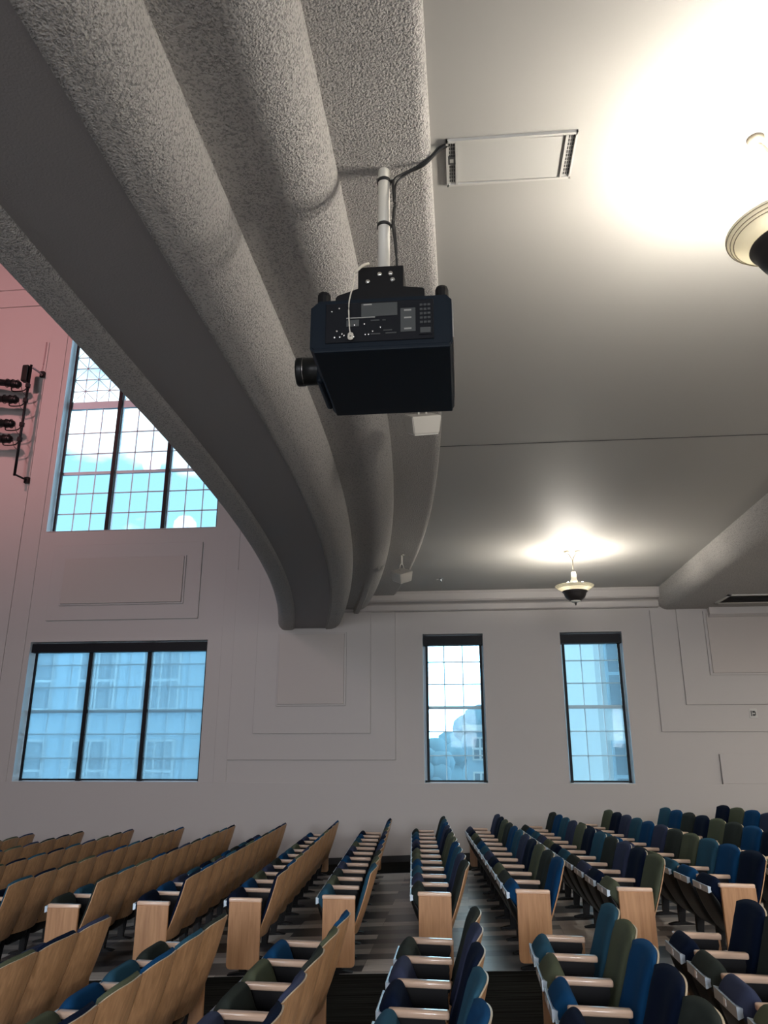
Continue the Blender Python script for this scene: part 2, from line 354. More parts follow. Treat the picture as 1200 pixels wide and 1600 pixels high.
# profile points (x offset from overhead position, z, material, bend factor)
def arc(cx, cz, rx, rz, a0, a1, n):  # helper points
    return [(cx + rx*cos(radians(a0+(a1-a0)*i/n)), cz + rz*sin(radians(a0+(a1-a0)*i/n))) for i in range(n+1)]
prof = []
def add(pts, mi): prof.extend((x, z, mi) for x, z in pts)
add([(-2.47, 14.0)], 1)
add([(-2.47, 4.62)], 1)
add(arc(-2.30, 4.57, 0.17, 0.20, 180, 262, 10), 1)       # left lip
add([(-2.235, 4.368), (-2.165, 4.372), (-2.14, 4.392), (-2.135, 4.405)], 1)
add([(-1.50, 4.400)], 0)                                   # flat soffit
add([(-1.475, 4.400), (-1.47, 4.376), (-1.455, 4.374)], 1)
add([(-1.42, 4.382)] + arc(-1.40, 4.64, 0.255, 0.26, -80, 6, 14) + [(-1.165, 4.70)], 1)   # first bullnose
add([(-0.93, 4.700)], 0)
add([(-0.90, 4.688)] + arc(-0.83, 4.90, 0.24, 0.215, -85, 8, 12) + [(-0.60, 4.93)], 1)   # second bullnose
add([(-0.145, 4.93)] + arc(-0.145, 4.99, 0.065, 0.06, -80, 0, 5) + [(-0.08, 5.02)], 1)
bm = bmesh.new(); rows = []
for Y in ys:
    rows.append([bm.verts.new((x + bend(Y), Y, z - (0.07*(max(0, Y-11)/4.48)**2 if z < 4.69 else 0))) for x, z, mi in prof])
for a, b_ in zip(rows, rows[1:]):
    for i in range(len(prof)-1):
        f = bm.faces.new((a[i], a[i+1], b_[i+1], b_[i])); f.smooth = True
        f.material_index = 0 if (abs(prof[i][0]-(-2.135)) < 1e-6) else 1  # second deck takes lighter plaster, lamp bounce put into its colour
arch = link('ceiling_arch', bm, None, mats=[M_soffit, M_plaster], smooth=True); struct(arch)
mod = arch.modifiers.new('edges', 'EDGE_SPLIT'); mod.split_angle = radians(35)
# smooth ceiling bay
bm = bmesh.new()
for a, b_ in zip(ys, ys[1:]):
    f = bm.faces.new([bm.verts.new(p) for p in ((-0.10+bend(a), a, ZC), (XR+0.3, a, ZC), (XR+0.3, b_, ZC), (-0.10+bend(b_), b_, ZC))])
bmesh.ops.remove_doubles(bm, verts=bm.verts[:], dist=1e-5)
r = bmesh.ops.extrude_face_region(bm, geom=bm.faces[:]); bmesh.ops.translate(bm, verts=[g for g in r['geom'] if isinstance(g, bmesh.types.BMVert)], vec=(0, 0, 0.15))
struct(link('ceiling', bm, M_ceil))
bm = bmesh.new(); box(bm, -0.3, XR, 7.56, 7.572, ZC-0.004, ZC+0.01); struct(link('trim_19', bm, M_groove))
# right lower soffit (balcony) with rounded plaster nose
prof2 = [(XR, 5.02), (XR, 4.86)] + arc(XR+0.24, 4.84, 0.24, 0.24, 180, 270, 12) + [(14, 4.60), (14, 5.02)]
bm = bmesh.new(); A, B = prism(bm, prof2, -9, YW+0.01, 'y')
sb = link('ceiling_balcony', bm, None, mats=[M_plaster], smooth=True); struct(sb)
mod = sb.modifiers.new('edges', 'EDGE_SPLIT'); mod.split_angle = radians(30)
# cornices
bm = bmesh.new(); prism(bm, [(YW+0.01, 4.645), (YW-0.10, 4.645), (YW-0.12, 4.665), (YW-0.12, 4.765), (YW-0.145, 4.785), (YW-0.30, 4.80), (YW-0.33, 4.83), (YW-0.33, 4.95), (YW-0.36, 5.01), (YW+0.01, 5.01)], -2.4, XR+0.02, 'x')
struct(link('trim_20', bm, M_wall))
bm = bmesh.new(); prism(bm, [(YW+0.01, 4.42), (YW-0.16, 4.42), (YW-0.22, 4.47), (YW-0.22, 4.61), (YW+0.01, 4.61)], 4.80, 14, 'x')
struct(link('trim_21', bm, M_wall))

# ------------------------------------------------------------------ windows
def window(n, o, bays, zrows, rail, mull, shade, cassette=True, top=None, transom=None):
    x0, x1, z0, z1 = o; Yg = YW+0.25
    root = empty('window_%d' % n, ((x0+x1)/2, YW+0.2, z0)); struct(root)
    def put(name, bm, m, par=root):
        for v_ in bm.verts: v_.co -= root.location
        return link(name, bm, m, par)
    # outer frame + mullions
    bm = bmesh.new(); fw = 0.045
    box(bm, x0, x0+fw, Yg, Yg+0.06, z0, z1); box(bm, x1-fw, x1, Yg, Yg+0.06, z0, z1)
    box(bm, x0, x1, Yg, Yg+0.06, z0, z0+fw); box(bm, x0, x1, Yg, Yg+0.06, z1-fw, z1)
    bw = (x1-x0)/bays
    for k in range(1, bays): box(bm, x0+bw*k-0.06, x0+bw*k+0.06, Yg, Yg+0.07, z0, z1)
    box(bm, x0, x1, Yg-0.01, Yg+0.05, rail-0.035, rail+0.03)
    if transom: box(bm, x0, x1, Yg-0.015, Yg+0.07, transom-0.09, transom+0.09)
    put('window_frame', bm, M_sash)
    bm = bmesh.new(); mt = 0.011
    for k in range(bays):
        a, c = x0+bw*k+fw, x0+bw*(k+1)-fw
        for j in (1, 2):
            x = a+(c-a)*j/3; box(bm, x-mt, x+mt, Yg+0.01, Yg+0.035, z0, transom if transom else z1)
        for z in zrows: box(bm, a, c, Yg+0.01, Yg+0.035, z-mt, z+mt)
    put('muntin_grid', bm, M_sash)
    if transom:
        bm = bmesh.new(); cell = 0.42
        for k in range(bays):
            a, c = x0+bw*k+fw, x0+bw*(k+1)-fw; cw = (c-a)/4
            for j in range(1, 4): box(bm, a+cw*j-0.008, a+cw*j+0.008, Yg+0.01, Yg+0.03, transom, z1)
            rws = int((z1-transom)/cw)+1
            for j in range(1, rws): box(bm, a, c, Yg+0.01, Yg+0.03, transom+0.09+cw*j-0.008, transom+0.09+cw*j+0.008)
            for j in range(0, rws):
                for i in range(4):
                    p = (a+cw*i, transom+0.09+cw*j); q = (a+cw*(i+1), transom+0.09+cw*(j+1))
                    if (i+j) % 2: p, q = (p[0], q[1]), (q[0], p[1])
                    tube(bm, [(p[0], Yg+0.02, p[1]), (q[0], Yg+0.02, q[1])], 0.009, 4)
        put('lattice', bm, M_sash)
    bm = bmesh.new(); box(bm, x0+0.01, x1-0.01, Yg+0.018, Yg+0.024, z0+0.01, z1-0.01); put('pane', bm, M_glass)
    # black shade channels
    bm = bmesh.new(); ys0 = YW+0.19; zt = z1-0.20 if cassette else z1
    for k in range(bays+1):
        x = x0+bw*k; a, c = (x-0.045, x+0.045) if 0 < k < bays else ((x+0.045, x+0.095) if k == 0 else (x-0.075, x-0.025))
        box(bm, a, c, ys0-0.02, ys0+0.03, z0+0.012, zt)
    put('shade_channel', bm, M_cassette)
    if cassette:
        bm = bmesh.new(); box(bm, x0+0.01, x1-0.01, YW+0.06, YW+0.23, z1-0.215, z1-0.03); put('shade_cassette', bm, M_cassette)
        for k in range(bays):
            bm = bmesh.new(); box(bm, x0+bw*k+0.06, x0+bw*(k+1)-0.05, ys0+0.002, ys0+0.004, z0+0.035, z1-0.19)
            s_ = put('shade', bm, shade)
        bm = bmesh.new()
        for k in range(bays): box(bm, x0+bw*k+0.05, x0+bw*(k+1)-0.05, ys0-0.006, ys0+0.012, z0+0.022, z0+0.05)
        put('hem_bar', bm, M_cassette)
    bm = bmesh.new(); box(bm, x0+0.002, x1-0.002, YW+0.0, Yg, z0-0.01, z0+0.006); put('window_sill', bm, M_sill)
    return root
window(1, W1, 3, [1.81, 2.28, 3.22, 3.68], 2.74, 0.1, M_shade_dense)
window(2, W3, 1, [1.86, 2.31, 3.22, 3.66], 2.77, 0.1, M_shade_open)
window(3, W4, 1, [1.86, 2.31, 3.22, 3.66], 2.77, 0.1, M_shade_open)
window(4, WU, 3, [7.05, 7.53, 8.50, 9.02], 8.02, 0.1, None, cassette=False, transom=9.72)

# ------------------------------------------------------------------ outside, seen through the windows
def omat(name, c): return mat(name, c, 0.9, spec=0.1)
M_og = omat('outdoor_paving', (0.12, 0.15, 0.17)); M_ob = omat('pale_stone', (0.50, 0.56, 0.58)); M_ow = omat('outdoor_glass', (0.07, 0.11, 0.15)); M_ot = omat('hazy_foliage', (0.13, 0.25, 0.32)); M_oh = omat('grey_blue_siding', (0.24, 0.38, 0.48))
struct(link('ground', bbox(-60, 50, YW+0.5, 110, -1.4, -1.2), M_og))
def building(x0, x1, y0, y1, z1, label, nx, nz, wm=M_ob, rot=0, step=None):
    r = empty('building', ((x0+x1)/2, y0, -1.2), rot, label, 'building')
    hw = (x1-x0)/2; bm = bbox(-hw, hw, 0, y1-y0, 0, z1+1.2); link('wall', bm, wm, r)
    bm = bbox(-hw-0.2, hw+0.2, -0.25, y1-y0+0.2, z1+1.2, z1+1.5); link('cornice', bm, M_ob, r)
    for i in range(nx):
        for j in range(nz):
            cx = -hw+(i+0.5)*2*hw/nx; cz = 1.0+(j+0.5)*(z1+0.2)/nz; a, c = 2*hw/nx*0.30, (z1+0.2)/nz*0.34
            f = link('window', bbox(cx-a, cx+a, -0.08, 0.02, cz-c, cz+c), M_ob if wm is not M_ob else M_oh, r)
            bm = bmesh.new()
            for u in (0, 1):
                for v_ in (0, 1): box(bm, cx-a+0.08+u*(a-0.03), cx-a+0.08+u*(a-0.03)+a-0.13, -0.11, -0.07, cz-c+0.08+v_*(c-0.03), cz-c+0.08+v_*(c-0.03)+c-0.13)
            link('pane', bm, M_ow, f)
    return r
building(-26, -9.5, 27, 37, 9.0, 'hazy blue brick wing with paired windows seen through the wide shaded window', 7, 3, M_oh)
building(4.0, 10.0, 24, 34, 11.5, 'pale stone building with tall windows seen through the right narrow window', 4, 4, M_ob)
building(0.15, 2.6, 38, 44, 2.9, 'small grey-blue house low in the left narrow window', 2, 2, M_oh)
def tree(x, y, h, rad, label, seed):
    rnd = random.Random(seed); r = empty('tree', (x, y, -1.2), 0, label, 'tree', 'trees outside the windows')
    bm = bmesh.new(); lathe(bm, [(0.25, 0), (0.18, h*0.4), (0.1, h*0.7)], 10); link('trunk', bm, M_ot, r)
    bm = bmesh.new()
    for i in range(34):
        a = rnd.random()*2*pi; q = rnd.random()**0.5*rad*0.8; z = h*(0.22+0.70*rnd.random()*(1-q/rad*0.5))
        m = bmesh.ops.create_icosphere(bm, subdivisions=2, radius=rad*(0.3+0.2*rnd.random()))
        for v_ in m['verts']: v_.co = v_.co*(0.9+0.2*rnd.random()) + Vector((q*cos(a), q*sin(a), z))
    link('foliage', bm, M_ot, r, True)
tree(1.6, 52, 7.2, 1.9, 'rounded blue-hazed tree rising behind the small house', 1)
tree(-2.3, 47, 4.9, 1.5, 'low blue-hazed tree at the left edge of the left narrow window', 2)
tree(-0.7, 60, 5.4, 1.9, 'low distant tree left of the small house', 3)

# ------------------------------------------------------------------ theatre seats
CACHE = {}
def surf_slab(front, back, nu, nv, edge_mi=0, back_mi=0):
    bm = bmesh.new()
    Fv = [[bm.verts.new(front(u/nu, v_/nv)) for v_ in range(nv+1)] for u in range(nu+1)]
    Bv = [[bm.verts.new(back(u/nu, v_/nv)) for v_ in range(nv+1)] for u in range(nu+1)]
    for u in range(nu):
        for v_ in range(nv):
            bm.faces.new((Fv[u][v_], Fv[u][v_+1], Fv[u+1][v_+1], Fv[u+1][v_]))
            f = bm.faces.new((Bv[u][v_], Bv[u+1][v_], Bv[u+1][v_+1], Bv[u][v_+1])); f.material_index = back_mi
    def edge(a, b_, c_, d): f = bm.faces.new((a, b_, c_, d)); f.material_index = edge_mi
    for v_ in range(nv):
        edge(Fv[0][v_], Bv[0][v_], Bv[0][v_+1], Fv[0][v_+1]); edge(Fv[nu][v_], Fv[nu][v_+1], Bv[nu][v_+1], Bv[nu][v_])
    for u in range(nu):
        bm.faces.new((Fv[u][0], Fv[u+1][0], Bv[u+1][0], Bv[u][0])); bm.faces.new((Fv[u][nv], Bv[u][nv], Bv[u+1][nv], Fv[u+1][nv]))
    return bm
def centre(u, z0=0.30, z1=0.87):   # recline line of the back at height fraction u -> x, z
    z = z0+(z1-z0)*u; s = (z-0.30)/0.57
    return 0.115+0.185*s+0.012*sin(pi*s), z
def sweep(profile, W, nsec=12, rnd=0.10, p=2.4):
    """profile in xz swept along y, ends rounded towards the centroid"""
    bm = bmesh.new(); cx = sum(q[0] for q in profile)/len(profile); cz = sum(q[1] for q in profile)/len(profile); rings = []
    for i in range(nsec+1):
        s = -cos(pi*i/nsec); y = s*W/2
        d = min(1.0, (1-abs(s))*W/2/rnd); k = (1-(1-d)**p)**(1/p); k = 0.45+0.55*k
        rings.append([bm.verts.new((cx+(x-cx)*k, y, cz+(z-cz)*k)) for x, z in profile])
    n = len(profile)
    for a, b_ in zip(rings, rings[1:]):
        for j in range(n): bm.faces.new((a[j], a[(j+1) % n], b_[(j+1) % n], b_[j]))
    bm.faces.new(rings[0][::-1]); bm.faces.new(rings[-1])
    return bm
def smoothloop(pts, n=3):
    P = [Vector((a, b_, 0)) for a, b_ in pts]; o = []; m = len(P)
    for i in range(m):
        a, b_, c_, d = P[i-1], P[i], P[(i+1) % m], P[(i+2) % m]
        for k in range(n):
            t = k/n; q = 0.5*((2*b_)+(c_-a)*t+(2*a-5*b_+4*c_-d)*t*t+(3*b_-a-3*c_+d)*t**3); o.append((q.x, q.y))
    return o
def seat_mesh(part, W, colour=None):
    key = (part, W, colour)
    if key in CACHE: return CACHE[key]
    hw = W/2-0.006; sm = True; mats = None
    if part == 'back_shell':
        def topz(s): return -0.032*abs(s)**3
        def fr(u, v_):
            s = 2*v_-1; x, z = centre(u); return (x+0.052*(1-s*s)-0.008-0.0, s*(hw), z+topz(s)*u-0.0)
        def bk(u, v_):
            p = fr(u, v_); return (p[0]+0.009, p[1], p[2]+0.0)
        bm = surf_slab(fr, bk, 10, 12, 1, 0); mats = [M_shell, M_ply]
    elif part == 'backrest':
        def bk(u, v_):
            s = 2*v_-1; x, z = centre(u, 0.40, 0.872); return (x+0.052*(1-s*s)-0.008-0.001, s*(hw-0.008), z-0.030*abs(s)**3*u)
        def fr(u, v_):
            s = 2*v_-1; x, z = centre(u, 0.40, 0.885); e = (1-abs(s)**5)*(1-abs(2*u-1)**7)
            return (x+0.052*(1-s*s)-0.008-0.018-0.050*e, s*(hw-0.008)*(0.985), z-0.032*abs(s)**3*u+0.006*(1-s*s)*u)
        bm = surf_slab(fr, bk, 14, 12)
    elif part == 'seat_cushion':
        bm = sweep(smoothloop([(-.222,.600),(-.200,.650),(-.158,.688),(-.120,.680),(-.088,.620),(-.045,.52),(.035,.385),(.045,.325),(-.03,.38),(-.19,.535)]), W-0.085, 14, 0.11, 2.2)
    elif part == 'seat_pan':
        bm = sweep(smoothloop([(-.222,.60),(-.218,.535),(-.165,.40),(-.075,.245),(.0,.175),(.06,.19),(.085,.27),(.05,.335),(-.03,.37),(-.18,.54)]), W-0.10, 14, 0.10, 2.4)
    elif part == 'number_plate':
        bm = bmesh.new(); a = Vector((-.2275, .618)); c = Vector((-.2265, .560)); hw2 = W*0.36
        prism(bm, [(a.x, a.y), (a.x-0.004, a.y-0.002), (c.x-0.004, c.y), (c.x, c.y-0.002), (-.20, .57), (-.20, .61)], -hw2, hw2, 'y', 0)
        box(bm, -.2335, -.2300, -0.018, 0.018, .572, .606, 1); mats = [M_plate, M_label]; sm = False
    elif part == 'armrest':
        bm = bmesh.new(); box(bm, -0.16, 0.155, -0.029, 0.029, 0.618, 0.656)
        for v_ in bm.verts:
            if v_.co.x > 0: v_.co.z -= 0.006
        bmesh.ops.bevel(bm, geom=bm.edges[:], offset=0.014, segments=3, affect='EDGES', profile=0.6); mats = [M_arm]
    elif part == 'leg':
        bm = bmesh.new()
        prism(bm, [(-.13,.622),(.13,.618),(.135,.58),(.11,.50),(.13,.33),(.07,.30),(.035,.05),(.035,.0),(-.035,.0),(-.03,.05),(-.02,.34),(-.06,.50),(-.13,.58)], -0.016, 0.016, 'y')
        box(bm, -0.032, 0.032, -0.026, 0.026, 0.0, 0.34)
        prism(bm, [(-.14, 0), (.14, 0), (.135, .012), (.05, .03), (-.05, .03), (-.135, .012)], -0.035, 0.035, 'y'); mats = [M_blackmetal]; sm = False
    elif part == 'end_panel':
        bm = bmesh.new(); r_ = 0.035; pts = [(-.152, .622), (.152, .618)] + arc(.152-r_+0.002, .055+r_, r_, r_, 0, -90, 5) + arc(-.152+r_, .055+r_, r_, r_, -90, -180, 5)
        prism(bm, pts, -0.016, 0.016, 'y'); bmesh.ops.bevel(bm, geom=[e for e in bm.edges if abs(e.verts[0].co.y-e.verts[1].co.y) < 1e-6], offset=0.003, segments=1, affect='EDGES'); mats = [M_end]; sm = False
    if mats is None: mats = [MF[colour]] if colour else [M_blackplastic]
    bmesh.ops.recalc_face_normals(bm, faces=bm.faces)
    me = bpy.data.meshes.new(part); bm.to_mesh(me); bm.free()
    for m in mats: me.materials.append(m)
    if sm:
        for p in me.polygons: p.use_smooth = True
        if part in ('back_shell', 'armrest'):
            me.set_sharp_from_angle(angle=radians(40))
    CACHE[key] = me
    return me
def pobj(name, me, parent, y=0.0):
    o = bpy.data.objects.new(name, me); C.objects.link(o); o.parent = parent
    if y: o.location = (0, y, 0)
    return o
fwd = Vector((sin(YAW)*cos(PITCH), cos(YAW)*cos(PITCH), sin(PITCH))); rgt = Vector((cos(YAW), -sin(YAW), 0)); upv = rgt.cross(fwd)
def project(P):
    P = Vector(P) - Vector((0, 0, EYE)); z = P.dot(fwd)
    return (600+F_PX*P.dot(rgt)/z, 800-F_PX*P.dot(upv)/z) if z > 0.1 else (-9999, -9999)
def seen(P, rz, W):
    """a seat wholly outside the photograph is left out"""
    for dx in (-0.23, 0.0, 0.34):
        for dy in (-W/2, W/2):
            for dz in (0.0, 0.3, 0.65, 0.88):
                q = project((P[0]+dx*cos(rz)-dy*sin(rz), P[1]+dx*sin(rz)+dy*cos(rz), P[2]+dz))
                if -3 < q[0] < 1203 and -3 < q[1] < 1603: return True
    return False
def theatre_seat(P, rz, W, pitch, colour, label, group, first=False, last=False, parts=True):
    """local y grows towards the window wall; near armrest at -pitch/2, the last seat also has the far armrest"""
    r = empty('theatre_seat', P, rz, label, 'seat', group)
    pobj('back_shell', seat_mesh('back_shell', W), r); pobj('backrest', seat_mesh('backrest', W, colour), r)
    cu = pobj('seat_cushion', seat_mesh('seat_cushion', W, colour), r); pobj('number_plate', seat_mesh('number_plate', W), cu)
    pobj('seat_pan', seat_mesh('seat_pan', W), r)
    h = pitch/2
    pobj('armrest', seat_mesh('armrest', W), r, -h); pobj('leg', seat_mesh('leg', W), r, -h)
    if first: pobj('end_panel', seat_mesh('end_panel', W), r, -h-0.020)
    if last:
        pobj('armrest', seat_mesh('armrest', W), r, h); pobj('leg', seat_mesh('leg', W), r, h)
        pobj('end_panel', seat_mesh('end_panel', W), r, h+0.020)
    return r
ORD = ['first', 'second', 'third', 'fourth', 'fifth', 'sixth', 'seventh', 'eighth', 'ninth', 'tenth', 'eleventh', 'twelfth', 'thirteenth', 'fourteenth', 'fifteenth', 'sixteenth']
N_, B_, T_, S_, O_, G_ = 'navy', 'blue', 'teal', 'slate purple', 'olive green', 'dark grey-green'
FAR = {  # near end -> window-wall end
 4: [T_, O_, G_, S_, B_, N_, S_, O_, T_, B_, N_], 5: [G_, S_, T_, B_, O_, O_, N_, S_, B_, T_, G_],
 6: [B_, G_, O_, N_, S_, T_, B_, G_, O_, N_, S_], 7: [O_, N_, S_, G_, T_, N_, O_, S_, T_, B_, G_],
 8: [N_, B_, T_, O_, G_, S_, B_, T_, S_, N_, O_], 9: [S_, T_, O_, N_, B_, G_, O_, N_, G_, B_, T_],
 10: [T_, G_, N_, B_, O_, T_, G_, S_, B_, O_, N_], 3: [N_, B_, O_, S_, G_, B_, T_, O_, N_, S_, B_],
 2: [N_, B_, S_, T_, N_, O_, B_, G_, T_, N_, S_], 1: [G_, T_, O_, B_, N_, S_, G_, B_, O_, T_, N_], 0: [T_, N_, G_, O_, S_, B_, T_, N_, O_, G_, B_]}
D = {1: 8.178, 2: 8.107, 3: 8.064, 4: 7.987, 5: 7.923, 6: 7.838, 7: 7.718, 8: 7.678}
rndc = random.Random(3)
pal = [N_, B_, T_, S_, O_, G_]
rows_seen = []
for k in range(-4, 12):
    D0 = D.get(k, 8.178+0.04*(1-k) if k < 1 else 7.678-0.08*(k-8))
    cols = FAR.get(k) or [rndc.choice(pal) for _ in range(11)]
    for i in range(11):
        p = SX*(0.192+(k-5)*0.9) + SY*(D0+(i+0.5)*0.5578); P = (p.x, p.y, fz(p.x, p.y))
        if not seen(P, TH, 0.558): continue
        if k not in rows_seen: rows_seen.append(k)
        lab = '%s theatre seat, %s from the window wall, %s far-block row from the left' % (cols[i], ORD[10-i], ORD[len(rows_seen)-1])
        theatre_seat(P, TH, 0.552, 0.5578, cols[i], lab, 'theatre seats between the cross aisle and the window wall', i == 0, i == 10)
NEAR = {2: [S_, N_, O_, B_, T_, G_], 3: [G_, T_, B_, O_, N_, S_], 4: [B_, O_, G_, S_, N_, T_], 5: [G_, S_, N_, T_, B_, O_], 6: [T_, O_, B_, N_, G_, S_], 7: [N_, G_, S_, O_, T_, B_]}
near_seen = []
for k in range(1, 9):
    cols = NEAR.get(k) or [rndc.choice(pal) for _ in range(6)]
    y0 = {2: 6.18, 3: 6.13, 4: 6.07, 5: 6.05, 6: 6.02, 7: 6.0}.get(k, 6.0)
    for i in range(6):
        x = -0.266+(k-5)*0.9; y = y0-(i+0.5)*0.523; P = (x, y, fz(x, y))
        if not seen(P, 0, 0.52): continue
        if k not in near_seen: near_seen.append(k)
        lab = '%s theatre seat, %s from the cross aisle, %s nearest-block row from the left' % (cols[i], ORD[i], ORD[len(near_seen)-1])
        theatre_seat(P, 0, 0.517, 0.523, cols[i], lab, 'theatre seats nearest the camera', False, i == 0)

print('SEEN', rows_seen, near_seen)
# ------------------------------------------------------------------ pendant lamps
def pendant(x, y, label, power=1.0, lift=-0.556):
    r = empty('pendant_lamp', (x, y, ZC), 0, label, 'lamp', 'pendant ceiling lamps')
    bm = bmesh.new()
    for s in (-1, 1):
        tube(bm, spline([(0, 0, -0.17), (s*0.012, 0, -0.125), (s*0.05, 0, -0.06), (s*0.085, 0, -0.03)]), 0.009, 8)
        lathe(bm, [(0.0, -0.034), (0.030, -0.034), (0.042, -0.022), (0.046, 0.0)], 20, (s*0.088, 0, 0))
    link('canopy', bm, M_brass, r, True)
    bm = bmesh.new(); lathe(bm, [(0.010, -0.36), (0.010, -0.16)], 12); link('stem', bm, M_brass, r, True)
    bm = bmesh.new(); lathe(bm, [(0.0, -0.325), (0.022, -0.33), (0.038, -0.345), (0.042, -0.40), (0.046, -0.47), (0.056, -0.48), (0.060, -0.51), (0.075, -0.55), (0.078, -0.60)], 28); link('socket_cover', bm, M_enamel, r, True)
    bm = bmesh.new()
    pr_ = [(0.12, -0.658), (0.17, -0.650), (0.23, -0.628), (0.262, -0.606), (0.268, -0.606), (0.272, -0.598), (0.282, -0.594), (0.286, -0.586), (0.296, -0.581), (0.302, -0.572), (0.296, -0.568), (0.25, -0.600), (0.18, -0.636), (0.12, -0.650)]
    lathe(bm, pr_, 56, close=True); sc_ = link('saucer', bm, M_saucer, r, True)
    bm = bmesh.new()
    for rr_, zz in ((0.266, -0.6075), (0.281, -0.597), (0.298, -0.5825)):
        for i in range(56):
            pass
        lathe(bm, [(rr_-0.0025, zz-0.002), (rr_, zz-0.004), (rr_+0.0025, zz-0.002), (rr_, zz+0.002)], 56, close=True)
    link('ring', bm, M_brass, sc_, True)
    bm = bmesh.new(); lathe(bm, [(0.195, -0.655), (0.200, -0.665), (0.175, -0.69), (0.168, -0.72), (0.150, -0.755), (0.120, -0.785), (0.095, -0.80), (0.090, -0.806), (0.07, -0.812), (0.0, -0.815)], 48)
    link('bowl', bm, M_bowl, r, True)
    bm = bmesh.new(); lathe(bm, [(0.078, -0.806), (0.078, -0.822), (0.06, -0.83), (0.03, -0.836), (0.0, -0.838)], 28); bw_ = link('bottom_cap', bm, M_enamel, r, True)
    bm = bmesh.new(); lathe(bm, [(0.0, -0.835), (0.018, -0.838), (0.022, -0.85), (0.010, -0.862), (0.014, -0.872), (0.0, -0.885)], 16); link('finial', bm, M_bowl, r, True)
    for i in range(4):
        a = pi/4+i*pi/2; q = (0.155*cos(a), 0.155*sin(a), -0.555)
        bm = bmesh.new(); bmesh.ops.create_uvsphere(bm, u_segments=12, v_segments=8, radius=0.03)
        o = link('bulb', bm, M_bulb, r, True, q)
        l = bpy.data.lights.new('bulb_light', 'POINT'); l.energy = LAMP_W*power; l.color = (1.0, 0.93, 0.82); l.shadow_soft_size = 0.03
        lo = bpy.data.objects.new('bulb_light', l); C.objects.link(lo); lo.parent = r; lo.location = (q[0]*1.25, q[1]*1.25, lift)
    return r
pendant(1.72, 3.46, 'large pendant lamp cut by the right edge, hanging close to the camera')
pendant(1.82, 12.18, 'small distant pendant lamp hanging above the two narrow windows', 0.72, -0.582)
pendant(1.72, -5.2, 'pendant lamp in the ceiling bay behind the camera')

# ------------------------------------------------------------------ projector on its pole
PX, PY = -0.33, 3.42
pole = empty('projector_pole', (PX-0.01, PY, ZD3), 0, 'white pipe hanging from the textured plaster above the black projector', 'pole')
bm = bmesh.new(); lathe(bm, [(0.0, 0.004), (0.030, 0.0), (0.032, -0.01), (0.032, -0.72)], 24); link('pipe', bm, M_pipe, pole, True)
for z in (-0.075, -0.36):
    bm = bmesh.new(); lathe(bm, [(0.033, z-0.009), (0.038, z-0.009), (0.038, z+0.009), (0.033, z+0.009)], 24, close=True); box(bm, 0.03, 0.055, -0.008, 0.008, z-0.006, z+0.006); link('cable_tie', bm, M_cable, pole, True)
pr = empty('projector', (PX, PY, 3.69), 0, 'black projector with round lens hanging from the white pipe', 'projector')
x0, x1, y0, y1 = -0.335, 0.335, -0.27, 0.44
bm = bmesh.new(); prism(bm, [(x0, 0.02), (x0+0.02, 0.0), (x1-0.012, 0.0), (x1, 0.02), (x1, 0.245), (x1-0.025, 0.272), (x0+0.04, 0.272), (x0, 0.235)], y0, y1, 'y')
bmesh.ops.bevel(bm, geom=[e for e in bm.edges if abs(e.verts[0].co.y-e.verts[1].co.y) < 1e-6], offset=0.010, segments=2, affect='EDGES')
link('body', bm, M_projector, pr)
link('side_grille', bbox(x1-0.001, x1+0.006, y0+0.02, y1-0.05, 0.05, 0.235, 0.002, 1), M_projside, pr)
link('bottom_cover', bbox(x0+0.02, x1-0.01, y0-0.006, y1-0.01, -0.012, 0.012, 0.006, 2), M_projector, pr)
# connector panel recess on the face towards the camera
cp = link('connector_panel', bbox(x0+0.075, x1-0.085, y0-0.006, y0+0.01, 0.035, 0.245, 0.002, 1), M_proj_panel, pr)
def lab(a, b_, c_, d, m, name='label', dep=0.009): return link(name, bbox(x0+a, x0+b_, y0-dep, y0-0.003, c_, d), m, cp)
lab(0.245, 0.415, 0.165, 0.235, M_greylabel, 'rating_label'); lab(0.255, 0.295, 0.225, 0.232, M_lightlabel, 'rating_heading', 0.0105)
lab(0.430, 0.500, 0.075, 0.200, M_greylabel, 'caution_label')
for z in (0.188, 0.148, 0.090): lab(0.447, 0.481, z-0.004, z+0.004, M_lightlabel, 'caution_line', 0.0105)
lab(0.515, 0.575, 0.055, 0.232, M_proj_panel, 'button_pad', 0.012)
bm = bmesh.new()
for i in range(3):
    for j in range(5): box(bm, x0+0.521+i*0.018, x0+0.534+i*0.018, y0-0.015, y0-0.010, 0.112+j*0.023, 0.123+j*0.023)
link('button', bm, M_greylabel, cp)
lab(0.522, 0.570, 0.063, 0.090, M_greylabel, 'display', 0.0135)
lab(0.175, 0.235, 0.115, 0.150, M_greylabel, 'connector_plate', 0.010); lab(0.175, 0.310, 0.158, 0.163, M_lightlabel, 'stripe', 0.010)
bm = bmesh.new()
for (a, z) in ((0.12, .062), (0.145, .062), (0.165, .070), (0.185, .062), (0.21, .062), (.19, .123), (.213, .123), (.13, .095), (.155, .078), (.30, .085), (.335, .105), (.265, .07), (.28, .07), (.14, .215), (.26, .125), (.105, .20)):
    lathe(bm, [(0.0, -0.006), (0.0045, -0.005), (0.0045, 0.0)], 8, (x0+a, y0-0.006, z), 'y')
link('screw', bm, M_chrome, cp)
for (a, b_, z) in ((.29, .335, .068), (.35, .39, .085), (.36, .41, .070), (.29, .33, .14), (.345, .36, .14)): link('port_marking', bbox(x0+a, x0+b_, y0-0.009, y0-0.005, z, z+0.006), M_greylabel, cp)
